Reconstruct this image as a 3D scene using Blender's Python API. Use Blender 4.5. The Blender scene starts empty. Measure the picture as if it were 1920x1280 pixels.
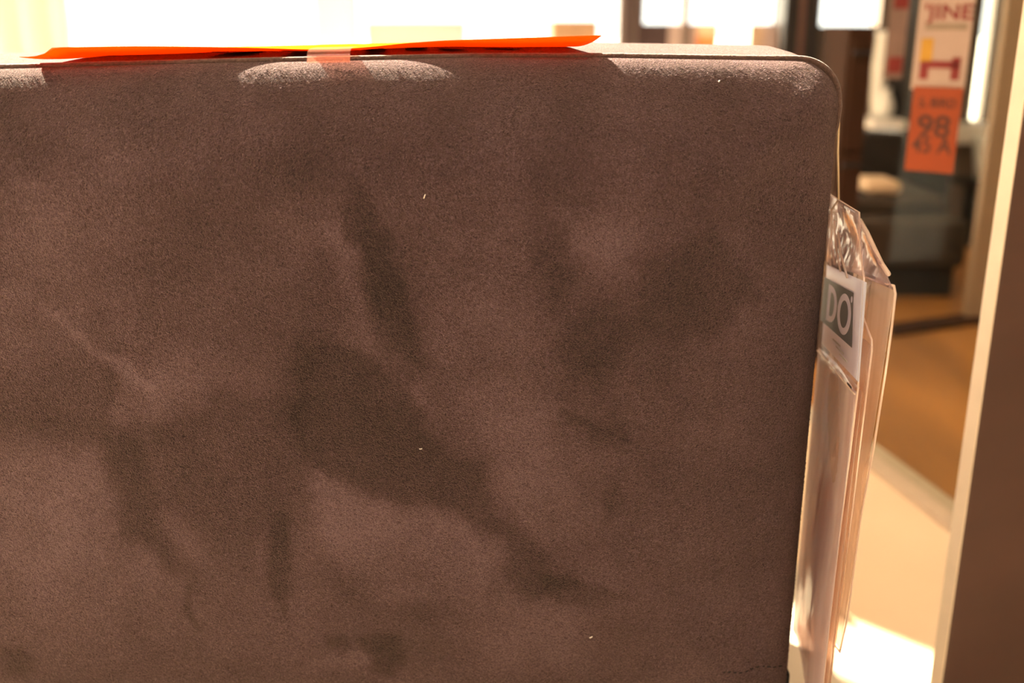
import bpy, bmesh, math, random
import numpy as np
from mathutils import Vector, Matrix
random.seed(7); np.random.seed(7)
sc = bpy.context.scene
col = sc.collection
PI = math.pi

# ------------------------------------------------------------------ camera
CZ = 0.821
FPX = 1944.0
PITCH = math.atan(600 / FPX)
CP, SP = math.cos(PITCH), math.sin(PITCH)
cam_d = bpy.data.cameras.new('camera')
cam = bpy.data.objects.new('camera', cam_d); col.objects.link(cam)
cam.location = (0, 0, CZ); cam.rotation_euler = (PI / 2 - PITCH, 0, 0)
cam_d.sensor_width = 36; cam_d.lens = 36 * FPX / 1920
cam_d.clip_start = 0.02; cam_d.clip_end = 300
cam_d.dof.use_dof = True; cam_d.dof.focus_distance = 0.83; cam_d.dof.aperture_fstop = 3.1
sc.camera = cam

# ------------------------------------------------------------------ light
w = bpy.data.worlds.new('sky'); sc.world = w; w.use_nodes = True
bg = w.node_tree.nodes['Background']
bg.inputs[0].default_value = (1.0, 0.97, 0.90, 1); bg.inputs[1].default_value = 3.2
SUN_DIR = Vector((0.58, -0.56, -0.62)).normalized()
sd = bpy.data.lights.new('sun', 'SUN'); sd.energy = 78; sd.angle = math.radians(0.55); sd.color = (1.0, 0.83, 0.62)
sun = bpy.data.objects.new('sun', sd); col.objects.link(sun)
sun.rotation_euler = SUN_DIR.to_track_quat('-Z', 'Y').to_euler(); sun.location = (-3, 6, 6)

def area(name, loc, sx, sy, power, color, rot=(0, 0, 0)):
    d = bpy.data.lights.new(name, 'AREA'); d.shape = 'RECTANGLE'; d.size = sx; d.size_y = sy
    d.energy = power; d.color = color
    o = bpy.data.objects.new(name, d); col.objects.link(o); o.location = loc; o.rotation_euler = rot
    return o
# added fill lamps under the ceiling, out of view, brightening the sofa back
area('fill_lamp', (-1.2, -1.0, 4.84), 1.2, 0.6, 35, (1.0, 0.88, 0.80))
area('fill_lamp', (1.2, -1.0, 4.84), 1.2, 0.6, 35, (1.0, 0.88, 0.80))
sc.view_settings.view_transform = 'Standard'; sc.view_settings.look = 'None'
sc.view_settings.gamma = 1.0; sc.view_settings.exposure = 0.0
sc.view_settings.use_curve_mapping = False
try:
    sc.cycles.max_bounces = 10; sc.cycles.transparent_max_bounces = 24
    sc.cycles.sample_clamp_indirect = 8.0
except Exception: pass

# ------------------------------------------------------------------ helpers
def ray(px, py):
    u = (px - 960) / FPX; v = (640 - py) / FPX
    return Vector((u, CP + v * SP, -SP + v * CP))
def at(px, py, Y):
    d = ray(px, py); return Vector((0, 0, CZ)) + d * (Y / d.y)
def flo(px, py, z=0.0):
    d = ray(px, py); return Vector((0, 0, CZ)) + d * ((z - CZ) / d.z)
def zY(py, Y): return at(960, py, Y).z
def xY(px, py, Y): return at(px, py, Y).x

def mat(name, color, rough=0.6, var=0.12, scale=30, bump=0.0, bscale=200, metal=0.0, sheen=0.0, spec=0.5, stretch=None, color2=None):
    m = bpy.data.materials.new(name); m.use_nodes = True
    nt = m.node_tree; b = nt.nodes['Principled BSDF']
    tc = nt.nodes.new('ShaderNodeTexCoord'); mp = nt.nodes.new('ShaderNodeMapping')
    if stretch: mp.inputs['Scale'].default_value = stretch
    nt.links.new(tc.outputs['Object'], mp.inputs[0])
    n = nt.nodes.new('ShaderNodeTexNoise'); n.inputs['Scale'].default_value = scale; n.inputs['Detail'].default_value = 3
    nt.links.new(mp.outputs[0], n.inputs['Vector'])
    r = nt.nodes.new('ShaderNodeValToRGB')
    c2 = color2 or tuple(min(1, c * (1 + var)) for c in color)
    c1 = color if color2 else tuple(c * (1 - var) for c in color)
    r.color_ramp.elements[0].color = (*c1, 1); r.color_ramp.elements[0].position = 0.32
    r.color_ramp.elements[1].color = (*c2, 1); r.color_ramp.elements[1].position = 0.68
    nt.links.new(n.outputs[0], r.inputs[0]); nt.links.new(r.outputs[0], b.inputs['Base Color'])
    b.inputs['Roughness'].default_value = rough; b.inputs['Metallic'].default_value = metal
    b.inputs['Specular IOR Level'].default_value = spec
    if sheen: b.inputs['Sheen Weight'].default_value = sheen
    if bump:
        n2 = nt.nodes.new('ShaderNodeTexNoise'); n2.inputs['Scale'].default_value = bscale
        bp = nt.nodes.new('ShaderNodeBump'); bp.inputs['Strength'].default_value = bump; bp.inputs['Distance'].default_value = 0.002
        nt.links.new(tc.outputs['Object'], n2.inputs['Vector']); nt.links.new(n2.outputs[0], bp.inputs['Height']); nt.links.new(bp.outputs[0], b.inputs['Normal'])
    return m

def sheer(name, color, trans=0.5, transl=0.3, gloss=0.08, rough=0.12, streak=0.0):
    """thin plastic / paper / curtain: transparent + translucent + diffuse + gloss"""
    m = bpy.data.materials.new(name); m.use_nodes = True; nt = m.node_tree; nt.nodes.clear()
    out = nt.nodes.new('ShaderNodeOutputMaterial')
    tr = nt.nodes.new('ShaderNodeBsdfTransparent'); tr.inputs[0].default_value = (*[0.35 + 0.65 * c for c in color], 1)
    tl = nt.nodes.new('ShaderNodeBsdfTranslucent'); tl.inputs[0].default_value = (*color, 1)
    df = nt.nodes.new('ShaderNodeBsdfDiffuse'); df.inputs[0].default_value = (*color, 1)
    gl = nt.nodes.new('ShaderNodeBsdfGlossy'); gl.inputs['Roughness'].default_value = rough
    m1 = nt.nodes.new('ShaderNodeMixShader'); m1.inputs[0].default_value = transl
    nt.links.new(df.outputs[0], m1.inputs[1]); nt.links.new(tl.outputs[0], m1.inputs[2])
    m2 = nt.nodes.new('ShaderNodeMixShader'); m2.inputs[0].default_value = trans
    nt.links.new(m1.outputs[0], m2.inputs[1]); nt.links.new(tr.outputs[0], m2.inputs[2])
    m3 = nt.nodes.new('ShaderNodeMixShader'); m3.inputs[0].default_value = gloss
    nt.links.new(m2.outputs[0], m3.inputs[1]); nt.links.new(gl.outputs[0], m3.inputs[2])
    tc = nt.nodes.new('ShaderNodeTexCoord'); n = nt.nodes.new('ShaderNodeTexNoise'); n.inputs['Scale'].default_value = 22; n.inputs['Detail'].default_value = 2
    mp = nt.nodes.new('ShaderNodeMapping'); mp.inputs['Scale'].default_value = (1, 1, 0.25)
    nt.links.new(tc.outputs['Object'], mp.inputs[0]); nt.links.new(mp.outputs[0], n.inputs['Vector'])
    if streak:
        mr = nt.nodes.new('ShaderNodeMapRange'); mr.inputs['From Min'].default_value = 0.35; mr.inputs['From Max'].default_value = 0.65
        mr.inputs['To Min'].default_value = max(0, trans - streak); mr.inputs['To Max'].default_value = min(1, trans + streak)
        nt.links.new(n.outputs[0], mr.inputs[0]); nt.links.new(mr.outputs[0], m2.inputs[0])
        bp = nt.nodes.new('ShaderNodeBump'); bp.inputs['Distance'].default_value = 0.004; bp.inputs['Strength'].default_value = 0.4
        nt.links.new(n.outputs[0], bp.inputs['Height']); nt.links.new(bp.outputs[0], gl.inputs['Normal'])
    nt.links.new(m3.outputs[0], out.inputs[0])
    return m

def link(name, me, m=None, parent=None):
    o = bpy.data.objects.new(name, me); col.objects.link(o)
    if m: me.materials.append(m)
    if parent:
        o.parent = parent; o.matrix_parent_inverse = Matrix.Translation(parent.location).inverted() if parent.type == 'EMPTY' else Matrix.Identity(4)
    return o
def mesh(name, bm, m=None, parent=None, smooth=False):
    me = bpy.data.meshes.new(name); bmesh.ops.recalc_face_normals(bm, faces=bm.faces); bm.to_mesh(me); bm.free()
    if smooth:
        for p in me.polygons: p.use_smooth = True
    return link(name, me, m, parent)
def box_bm(lo, hi, bev=0.0, seg=2):
    bm = bmesh.new(); bmesh.ops.create_cube(bm, size=1)
    lo, hi = Vector(lo), Vector(hi)
    for v in bm.verts:
        v.co = Vector(((lo[i] + hi[i]) / 2 + v.co[i] * (hi[i] - lo[i])) for i in range(3))
    if bev: bmesh.ops.bevel(bm, geom=bm.edges[:], offset=bev, segments=seg, affect='EDGES', profile=0.6)
    return bm
def box(name, lo, hi, m, parent=None, bev=0.0, seg=2, smooth=False):
    return mesh(name, box_bm(lo, hi, bev, seg), m, parent, smooth)
def thing(name, loc, label, cat, group=None):
    o = bpy.data.objects.new(name, None); col.objects.link(o); o.location = loc; o.empty_display_size = 0.1
    tag(o, label, cat, group); return o
def tag(o, label, cat, group=None):
    o['label'] = label; o['category'] = cat
    if group: o['group'] = group
    return o
def struct(o): o['kind'] = 'structure'; return o
def prism(name, poly, z0, z1, m, parent=None):
    """vertical prism over an xy polygon"""
    bm = bmesh.new(); a = [bm.verts.new((x, y, z0)) for x, y in poly]; b = [bm.verts.new((x, y, z1)) for x, y in poly]
    bm.faces.new(a[::-1]); bm.faces.new(b)
    for i in range(len(poly)):
        j = (i + 1) % len(poly); bm.faces.new((a[i], a[j], b[j], b[i]))
    return mesh(name, bm, m, parent)
def tube(name, pts, r, m, parent=None, closed=False, n=10, flat=1.0):
    bm = bmesh.new(); rings = []
    P = [Vector(p) for p in pts]; N = len(P)
    prev = None
    for i in range(N):
        a = P[(i - 1) % N] if (closed or i > 0) else P[i]; b = P[(i + 1) % N] if (closed or i < N - 1) else P[i]
        t = (b - a).normalized()
        if prev is None:
            ref = Vector((0, 1, 0)) if abs(t.y) < 0.9 else Vector((0, 0, 1))
            nx = (ref - t * ref.dot(t)).normalized()
        else: nx = (prev - t * prev.dot(t)).normalized()
        prev = nx; ny = t.cross(nx)
        rings.append([bm.verts.new(P[i] + (nx * math.cos(2 * PI * k / n) * flat + ny * math.sin(2 * PI * k / n)) * r) for k in range(n)])
    for i in range(N if closed else N - 1):
        A, B = rings[i], rings[(i + 1) % N]
        for k in range(n): bm.faces.new((A[k], A[(k + 1) % n], B[(k + 1) % n], B[k]))
    if not closed:
        bm.faces.new(rings[0][::-1]); bm.faces.new(rings[-1])
    return mesh(name, bm, m, parent, True)
def lathe(name, prof, loc, m, parent=None, n=24):
    bm = bmesh.new(); L = Vector(loc); rings = []
    for r, z in prof: rings.append([bm.verts.new(L + Vector((r * math.cos(2 * PI * k / n), r * math.sin(2 * PI * k / n), z))) for k in range(n)])
    for A, B in zip(rings, rings[1:]):
        for k in range(n): bm.faces.new((A[k], A[(k + 1) % n], B[(k + 1) % n], B[k]))
    bm.faces.new(rings[0][::-1]); bm.faces.new(rings[-1])
    return mesh(name, bm, m, parent, True)

def vnoise(x, z, cell, seed):
    rs = np.random.RandomState(seed); G = rs.rand(257, 257)
    u = x / cell + 100; v = z / cell + 100
    iu = np.floor(u).astype(int); iv = np.floor(v).astype(int); fu = u - iu; fv = v - iv
    fu = fu * fu * (3 - 2 * fu); fv = fv * fv * (3 - 2 * fv); iu %= 256; iv %= 256
    return (G[iu, iv] * (1 - fu) * (1 - fv) + G[iu + 1, iv] * fu * (1 - fv) + G[iu, iv + 1] * (1 - fu) * fv + G[iu + 1, iv + 1] * fu * fv) * 2 - 1

# ------------------------------------------------------------------ materials
def suede():
    m = bpy.data.materials.new('brown suede'); m.use_nodes = True; nt = m.node_tree; N = nt.nodes; Lk = nt.links
    b = N['Principled BSDF']
    tc = N.new('ShaderNodeTexCoord')
    at_ = N.new('ShaderNodeAttribute'); at_.attribute_name = 'nap'
    # worm-like pile
    n1 = N.new('ShaderNodeTexNoise'); n1.inputs['Scale'].default_value = 600; n1.inputs['Detail'].default_value = 2.0; n1.inputs['Distortion'].default_value = 1.3
    n2 = N.new('ShaderNodeTexNoise'); n2.inputs['Scale'].default_value = 1200; n2.inputs['Detail'].default_value = 1
    n3 = N.new('ShaderNodeTexNoise'); n3.inputs['Scale'].default_value = 14; n3.inputs['Detail'].default_value = 4
    for n in (n1, n2, n3): Lk.new(tc.outputs['Object'], n.inputs['Vector'])
    def mth(op, a, b_=None, c=None):
        q = N.new('ShaderNodeMath'); q.operation = op
        for i, x in enumerate((a, b_, c)):
            if x is None: continue
            if isinstance(x, (int, float)): q.inputs[i].default_value = x
            else: Lk.new(x, q.inputs[i])
        return q.outputs[0]
    pile = mth('ADD', mth('MULTIPLY', mth('SUBTRACT', n1.outputs[0], 0.5), 2.3), mth('MULTIPLY', mth('SUBTRACT', n2.outputs[0], 0.5), 0.9))
    mott = mth('MULTIPLY', mth('SUBTRACT', n3.outputs[0], 0.5), 0.38)
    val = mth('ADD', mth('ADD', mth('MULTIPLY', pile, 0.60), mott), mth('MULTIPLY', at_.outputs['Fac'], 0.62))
    val = mth('ADD', val, 0.5)
    r = N.new('ShaderNodeValToRGB'); e = r.color_ramp.elements
    e[0].position = 0.0; e[0].color = (0.024, 0.0138, 0.0165, 1)
    e[1].position = 1.0; e[1].color = (0.215, 0.142, 0.172, 1)
    k = e.new(0.5); k.color = (0.087, 0.0490, 0.0590, 1)
    Lk.new(val, r.inputs[0]); Lk.new(r.outputs[0], b.inputs['Base Color'])
    b.inputs['Roughness'].default_value = 0.95; b.inputs['Specular IOR Level'].default_value = 0.1
    b.inputs['Sheen Weight'].default_value = 0.25; b.inputs['Sheen Roughness'].default_value = 0.45; b.inputs['Sheen Tint'].default_value = (1, 0.75, 0.6, 1)
    bp = N.new('ShaderNodeBump'); bp.inputs['Strength'].default_value = 1.0; bp.inputs['Distance'].default_value = 0.0018
    Lk.new(pile, bp.inputs['Height']); Lk.new(bp.outputs[0], b.inputs['Normal'])
    return m
M_suede = suede()
M_pipe = mat('suede piping', (0.11, 0.066, 0.055), 0.95, 0.25, 400, 0.5, 500, sheen=0.2, spec=0.1)
M_thread = mat('dark thread', (0.012, 0.009, 0.008), 0.8)
M_lint = mat('pale lint', (0.85, 0.8, 0.75), 0.9)
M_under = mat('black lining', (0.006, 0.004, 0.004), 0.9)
M_white = mat('white paint', (0.82, 0.79, 0.74), 0.7, 0.03)
M_ceil = mat('ceiling paint', (0.85, 0.82, 0.77), 0.9, 0.02)
M_wallp = mat('cream wall paint', (0.80, 0.70, 0.60), 0.8, 0.04)
M_taupe_wall = mat('taupe wall paint', (0.14, 0.105, 0.08), 0.8, 0.10, 3)
M_floor = mat('pale glossy floor', (0.56, 0.48, 0.38), 0.30, 0.05, 3)
M_wood = mat('honey wood floor', (0.36, 0.15, 0.035), 0.5, 0.25, 5, stretch=(1, 0.25, 1))
M_cream = mat('cream laminate', (0.82, 0.62, 0.43), 0.55, 0.03, 4)
M_rail = mat('beige metal rail', (0.55, 0.42, 0.31), 0.5, 0.05)
M_brown = mat('brown panel laminate', (0.064, 0.026, 0.017), 0.55, 0.12, 2, stretch=(1, 1, 6))
M_edge = mat('pale edge band', (0.86, 0.70, 0.54), 0.5, 0.04)
M_beige = mat('beige panel laminate', (0.29, 0.185, 0.11), 0.6, 0.08, 2)
M_black = mat('black frame', (0.004, 0.003, 0.003), 0.5, 0.1)
M_grey = mat('grey aluminium', (0.16, 0.13, 0.125), 0.5, 0.15, 4, stretch=(20, 1, 0.2))
M_plum = mat('dark plum panel', (0.045, 0.028, 0.035), 0.6)
M_dsofa = mat('charcoal upholstery', (0.014, 0.010, 0.007), 0.9, 0.2, 20)
M_dsofa2 = mat('brown upholstery', (0.040, 0.026, 0.015), 0.9, 0.2, 20)
M_cush = mat('sand cushion fabric', (0.62, 0.44, 0.28), 0.9, 0.08, 40, 0.3)
M_dbrown = mat('dark brown veneer', (0.042, 0.019, 0.011), 0.9, 0.2, 3, spec=0.1, stretch=(6, 6, 0.5))
M_taupe = mat('taupe veneer', (0.17, 0.11, 0.075), 0.6, 0.1, 3)
M_tan = mat('tan laminate', (0.62, 0.40, 0.24), 0.6, 0.06)
M_peach = mat('peach laminate', (0.90, 0.66, 0.47), 0.6, 0.03)
M_orange = mat('orange paint', (0.85, 0.33, 0.12), 0.6, 0.06)
M_lilac = mat('lilac grey panel', (0.40, 0.33, 0.33), 0.6, 0.06)
M_stone = mat('stone laminate', (0.48, 0.37, 0.28), .6)
M_pinkp = mat('pinkish brown trim', (0.34, 0.19, 0.15), 0.6, 0.05)
M_paper = mat('white paper', (0.86, 0.84, 0.86), 0.7, 0.01)
M_ink = mat('charcoal ink', (0.036, 0.036, 0.050), 0.6)
M_greyink = mat('grey ink', (0.42, 0.40, 0.41), 0.7)
M_redink = mat('red ink', (0.20, 0.016, 0.012), 0.6)
M_yel = mat('yellow ink', (0.48, 0.25, 0.02), 0.6)
M_blackink = mat('black ink', (0.075, 0.018, 0.006), 0.6)
M_signpaper = mat('pinkish sign paper', (0.42, 0.30, 0.24), 0.7, 0.03)
M_tanink = mat('tan ink', (0.27, 0.20, 0.14), 0.7)
M_osign = mat('orange sign paper', (0.30, 0.047, 0.004), 0.7, 0.08, 8)
M_cord = mat('cream cord', (0.75, 0.58, 0.36), 0.7)
M_ceramic = mat('white ceramic', (0.80, 0.80, 0.76), 0.3, 0.02)
M_pave = mat('pale paving', (0.62, 0.58, 0.52), 0.9, 0.1, 0.5)
M_curtain = sheer('cream curtain', (0.66, 0.60, 0.56), 0.0, 0.055, 0.0)
M_blind = sheer('pink sheer blind', (0.80, 0.68, 0.68), 0.0, 0.062, 0.0)
M_shade = sheer('cream sheer shade', (0.90, 0.84, 0.84), 0.04, 0.15, 0.0)
M_sunblock = sheer('white sun blocking sheet', (0.62, 0.57, 0.51), 0.0, 0.45, 0.0)
M_card = sheer('orange translucent card', (0.95, 0.17, 0.006), 0.0, 0.33, 0.015)
M_tape = sheer('clear tape', (0.80, 0.34, 0.24), 0.70, 0.6, 0.02)
M_labelp = sheer('lavender white label', (0.80, 0.85, 1.0), 0.0, 0.9, 0.03)
M_window = sheer('clear label window', (0.94, 0.92, 0.94), 0.93, 0.5, 0.04)
M_sleeve = sheer('clear plastic sleeve', (0.82, 0.72, 0.75), 0.48, 0.45, 0.10, 0.10, 0.14)
M_flap = sheer('clear plastic flap', (0.82, 0.68, 0.70), 0.74, 0.45, 0.10, 0.08, 0.12)
M_sleeve2 = sheer('clear plastic sleeve amber', (0.90, 0.74, 0.64), 0.66, 0.5, 0.08, 0.10, 0.10)
M_seam = sheer('welded plastic edge', (0.96, 0.82, 0.74), 0.25, 0.5, 0.12)
def pane_mat():
    m = bpy.data.materials.new('window glass'); m.use_nodes = True; nt = m.node_tree; nt.nodes.clear()
    o = nt.nodes.new('ShaderNodeOutputMaterial'); t = nt.nodes.new('ShaderNodeBsdfTransparent'); t.inputs[0].default_value = (0.93, 0.95, 0.93, 1)
    g = nt.nodes.new('ShaderNodeBsdfGlossy'); g.inputs['Roughness'].default_value = 0.02
    x = nt.nodes.new('ShaderNodeMixShader'); lw = nt.nodes.new('ShaderNodeLayerWeight'); lw.inputs[0].default_value = 0.035
    nt.links.new(lw.outputs['Fresnel'], x.inputs[0]); nt.links.new(t.outputs[0], x.inputs[1]); nt.links.new(g.outputs[0], x.inputs[2]); nt.links.new(x.outputs[0], o.inputs[0])
    return m
M_glass = pane_mat()

# ------------------------------------------------------------------ room shell
YW = 4.2; XL, XR, YR, ZC = -5.6, 4.0, -2.6, 4.9
struct(box('floor', (XL, YR, -0.1), (XR, YW + 0.1, 0.0), M_floor))
struct(box('ceiling', (XL, YR, ZC), (XR, YW + 0.1, ZC + 0.1), M_ceil))
struct(box('wall_left', (XL - 0.1, YR, 0), (XL, YW + 0.1, ZC), M_wallp))
struct(box('wall_right', (XR, YR, 0), (XR + 0.1, YW + 0.1, ZC), M_wallp))
struct(box('wall_back', (XL, YR - 0.1, 0), (XR, YR, ZC), M_wallp))
struct(box('pavement', (-40, YW + 0.1, -0.16), (40, 60, -0.06), M_pave))
# front wall: glazing to the left, solid wall with a narrow window to the right
xa = xY(1160, 40, YW); xb = xY(1205, 40, YW); xc = xY(1279, 30, YW); xd = xY(1292, 30, YW)
YD = YW - .1
xe = xY(1471, 40, YD); xf = xY(1498, 40, YD); xg = xY(1514, 40, YD); xh = xY(1538, 40, YD); xm1, xm2 = xY(1346, 60, YW), xY(1406, 60, YW); xi = xY(1650, 30, YW)
sill = zY(45, YW)
def window(name, x0, x1, z0, z1, mull, frame=0.05, fm=M_grey):
    root = struct(bpy.data.objects.new(name, None)); col.objects.link(root); root.location = (x0, YW, z0)
    bm = bmesh.new()
    # single pane, real thickness
    box('pane', (x0, YW + 0.04, z0), (x1, YW + 0.048, z1), M_glass, root)
    for xm in mull: box('shading_mullion', (xm - 0.045, YW, z0), (xm + 0.045, YW + 0.09, z1), fm, root)
    return root
window('window_1', XL, xa, 0.0, ZC, [-2.825], fm=M_white)  # mullion out of view, set where it shades the end panel's edge
window('window_2', xb, xc, sill, ZC, [])
window('window_3', xd, xe, sill, ZC, [])
window('window_6', xm1, xm2, 0.0, sill, [])
window('window_4', xh, xi, zY(49, YW), ZC, [])
wpost = struct(bpy.data.objects.new('trim_1', None)); col.objects.link(wpost); wpost.location = (xa, YW, 0)
n_p = 4
for i in range(n_p):   # stepped grey profile of the main post
    a = xa + (xb - xa) * i / n_p; b_ = xa + (xb - xa) * (i + 1) / n_p
    box('profile', (a, YW - 0.02 * (i % 2), 0), (b_ + 0.0005, YW + 0.1, ZC), M_grey if i % 2 == 0 else M_plum, wpost)
struct(box('trim_2', (xc, YW - 0.02, 0), (xd, YW + 0.1, ZC), M_grey, bev=0.004))
lowp = struct(bpy.data.objects.new('wall_front', None)); col.objects.link(lowp); lowp.location = (xb, YW, 0)
box('lower_panel', (xb, YW, 0), (xc - 0.05, YW + 0.1, sill), M_plum, lowp)
box('lower_panel', (xc - 0.05, YW - 0.01, 0), (xc, YW + 0.1, sill), M_lilac, lowp)
box('lower_panel', (xd, YW - .01, 0), (xd + .03, YW + 0.1, sill), M_lilac, lowp)
box('lower_panel', (xd + .03, YW, zY(68, YW)), (xm1, YW + 0.1, sill), M_peach, lowp)
box('lower_panel', (xd + .03, YW, 0), (xm1, YW + 0.1, zY(68, YW)), M_orange, lowp)
box('lower_panel', (xm2, YW, 0), (xe - .05, YW + 0.1, sill), M_stone, lowp)
box('lower_panel', (xe - .05, YW - .01, 0), (xe, YW + 0.1, sill), M_lilac, lowp)
box('lower_panel', (xh, YW, 0), (xi, YW + 0.1, zY(49, YW)), M_taupe_wall, lowp)
dr = struct(bpy.data.objects.new('door_1', None)); col.objects.link(dr); dr.location = (xe, YW, 0)
box('door_post', (xe, YW - 0.10, 0), (xf, YW + 0.1, ZC), M_black, dr, 0.004)
box('door_stile', (xf, YW - 0.06, 0), (xg, YW + 0.1, ZC), M_pinkp, dr)
box('door_post', (xg, YW - 0.10, 0), (xh, YW + 0.1, ZC), M_black, dr, 0.004)
# added sheets, out of view, keeping direct sun off the floor at right
struct(box('sun_block_1', (-2.50, YW - 0.05, 1.0), (xe - 0.02, YW - 0.047, ZC - 0.02), M_sunblock))
struct(box('sun_block_2', (xh + 0.01, YW - 0.05, 1.0), (xi - 0.01, YW - 0.047, ZC - 0.02), M_sunblock))
# solid part with narrow window opening
nx0, nx1 = xY(1834, 110, YW), xY(1868, 60, YW)
nz0 = zY(228, YW); nz1 = 2.4
wf = struct(bpy.data.objects.new('wall_far', None)); col.objects.link(wf); wf.location = (xi, YW, 0)
box('wall_panel', (xi, YW, 0), (nx0, YW + 0.1, ZC), M_taupe_wall, wf)
box('wall_panel', (nx1, YW, 0), (XR, YW + 0.1, ZC), M_taupe_wall, wf)
box('wall_panel', (nx0, YW, 0), (nx1, YW + 0.1, nz0), M_taupe_wall, wf)
box('wall_panel', (nx0, YW, nz1), (nx1, YW + 0.1, ZC), M_taupe_wall, wf)
w5 = window('window_5', nx0, nx1, nz0, nz1, [])
box('window_sill', (xY(1786, 232, YW - 0.16), YW - 0.16, nz0 - 0.07), (nx1 + 0.01, YW + 0.0, nz0), M_white, w5, 0.006)

# ------------------------------------------------------------------ floor beyond the glass: wood, rail, cream strip, dark strip
DV = Vector((-0.1966, 1.0)).normalized()          # direction of the glass partition on plan
r0 = flo(1791, 1021).xy; r1 = flo(1796, 967).xy   # near and far side of the floor rail at its right end
c0 = flo(1701, 1280).xy                            # outer edge of the cream strip
def off(p, t): return (p[0] + DV.x * t, p[1] + DV.y * t)
T0, T1 = -0.46, 0.30
def band(a, b_, ta, tb, a2=None): return [off(a, ta), off(b_, ta), off(b_, tb), off(a, tb)]
nrm = Vector((DV.y, -DV.x))                        # points to the right, behind the glass
wA = r1
struct(prism('trim_3', [off(r1, T0), (XR, off(r1, T0)[1]), (XR, YW), (xi, YW), off(r1, 2.2)], 0.0, 0.003, M_wood))
struct(prism('trim_4', [off(c0, -0.06), off(r0, -0.44), off(r0, 2.4), off(c0, 2.78)], 0.0, 0.012, M_cream))
gp = thing('glass_partition', (*r0, 0), 'clear glass sliding partition standing on a beige floor rail', 'partition')
prism('floor_rail', band(r0, r1, T0, T1), 0.012, 0.022, M_rail, gp)
pa = Vector(r1) * 0.5 + Vector(r0) * 0.5; pb = pa + nrm * 0.006
prism('pane', band(pa, pb, T0, T1), 0.024, 2.4, M_glass, gp)
prism('top_rail', band(r0, r1, T0, T1), 2.4, 2.45, M_rail, gp)
# dark strip across the wood floor
f1, f2 = flo(1670, 634).xy, flo(1868, 606).xy
g1, g2 = flo(1670, 618).xy, flo(1868, 590).xy
struct(prism('trim_5', [tuple(f1), tuple(f2), tuple(g2), tuple(g1)], 0.003, 0.02, M_dbrown))

# ------------------------------------------------------------------ brown end panel, beige panel
YP = 1.06
px0 = at(1766, 1270, YP).x
TH_B = math.radians(23)      # the board stands turned, its pale edge towards the left front
bux, buy = Vector((math.cos(TH_B), math.sin(TH_B))), Vector((-math.sin(TH_B), math.cos(TH_B)))
def bq_(a, b_): return (px0 + bux.x * a + buy.x * b_, YP + bux.y * a + buy.y * b_)
bp_ = thing('end_panel', (px0, YP, 0), 'tall brown board standing upright at the right with a pale lit edge', 'panel')
prism('board', [bq_(.0015, 0), bq_(.26, 0), bq_(.26, .017), bq_(.0015, .017)], 0.0, 2.1, M_brown, bp_)
prism('edge_band', [bq_(0, 0), bq_(.0015, 0), bq_(.0015, .017), bq_(0, .017)], 0.0, 2.1, M_edge, bp_)
bq = at(1809, 607, flo(1809, 607).y)
YB = bq.y
bpn = box('beige_panel', (bq.x, YB, 0.02), (bq.x + 0.34, YB + 0.03, 2.2), M_beige, None, 0.003)
tag(bpn, 'tall beige board standing upright on the dark strip behind the glass', 'panel')

# ------------------------------------------------------------------ brown suede sofa, back towards the camera
SX0, SX1 = -0.95, 0.2535
SZ0 = 0.205
Y0, RD, TH = 0.80, 0.030, 0.25
RC = 0.034
def top_z(x):
    xs = [-0.95, -0.40, -0.19, -0.03, 0.08, 0.2, 0.26]; zs = [0.779, 0.7862, 0.7912, 0.7943, 0.7945, 0.7926, 0.7918]
    return np.interp(x, xs, zs)
sofa = thing('sofa', ((SX0 + SX1) / 2, 1.1, 0), 'brown suede sofa with piped square back turned to the viewer', 'sofa')
CXs, CZs = -0.35, 0.52; HX, HZ = (SX1 - SX0) / 2, 0.27
cx = (SX0 + SX1) / 2; z0s, z1s = SZ0, 0.79; cz = (z0s + z1s) / 2; hx = HX; hz = (z1s - z0s) / 2

def outline(a, b_):
    """square boundary (max(|a|,|b|)=1) -> rounded rectangle, centred"""
    x = a * hx; z = b_ * hz
    ax, az = np.abs(x), np.abs(z)
    dx = ax - (hx - RC); dz = az - (hz - RC)
    corner = (dx > 0) & (dz > 0)
    ang = np.where(az >= hz - 1e-9, PI / 4 + (1 - dx / RC) * PI / 4, dz / RC * PI / 4)
    rx = np.where(corner, hx - RC + RC * np.cos(ang), ax); rz = np.where(corner, hz - RC + RC * np.sin(ang), az)
    return np.sign(x) * rx, np.sign(z) * rz
def sdf_in(x, z):
    qx = np.abs(x) - (hx - RC); qz = np.abs(z) - (hz - RC)
    d = np.hypot(np.maximum(qx, 0), np.maximum(qz, 0)) + np.minimum(np.maximum(qx, qz), 0) - RC
    return -d
def warp_z(x, z):   # x,z centred -> world; follow the sagging top line
    X = x + cx; Z = z + cz
    t = np.clip((Z - z0s) / (z1s - z0s), 0, 1)
    return X, Z + (top_z(X) - z1s) * t ** 3
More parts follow.
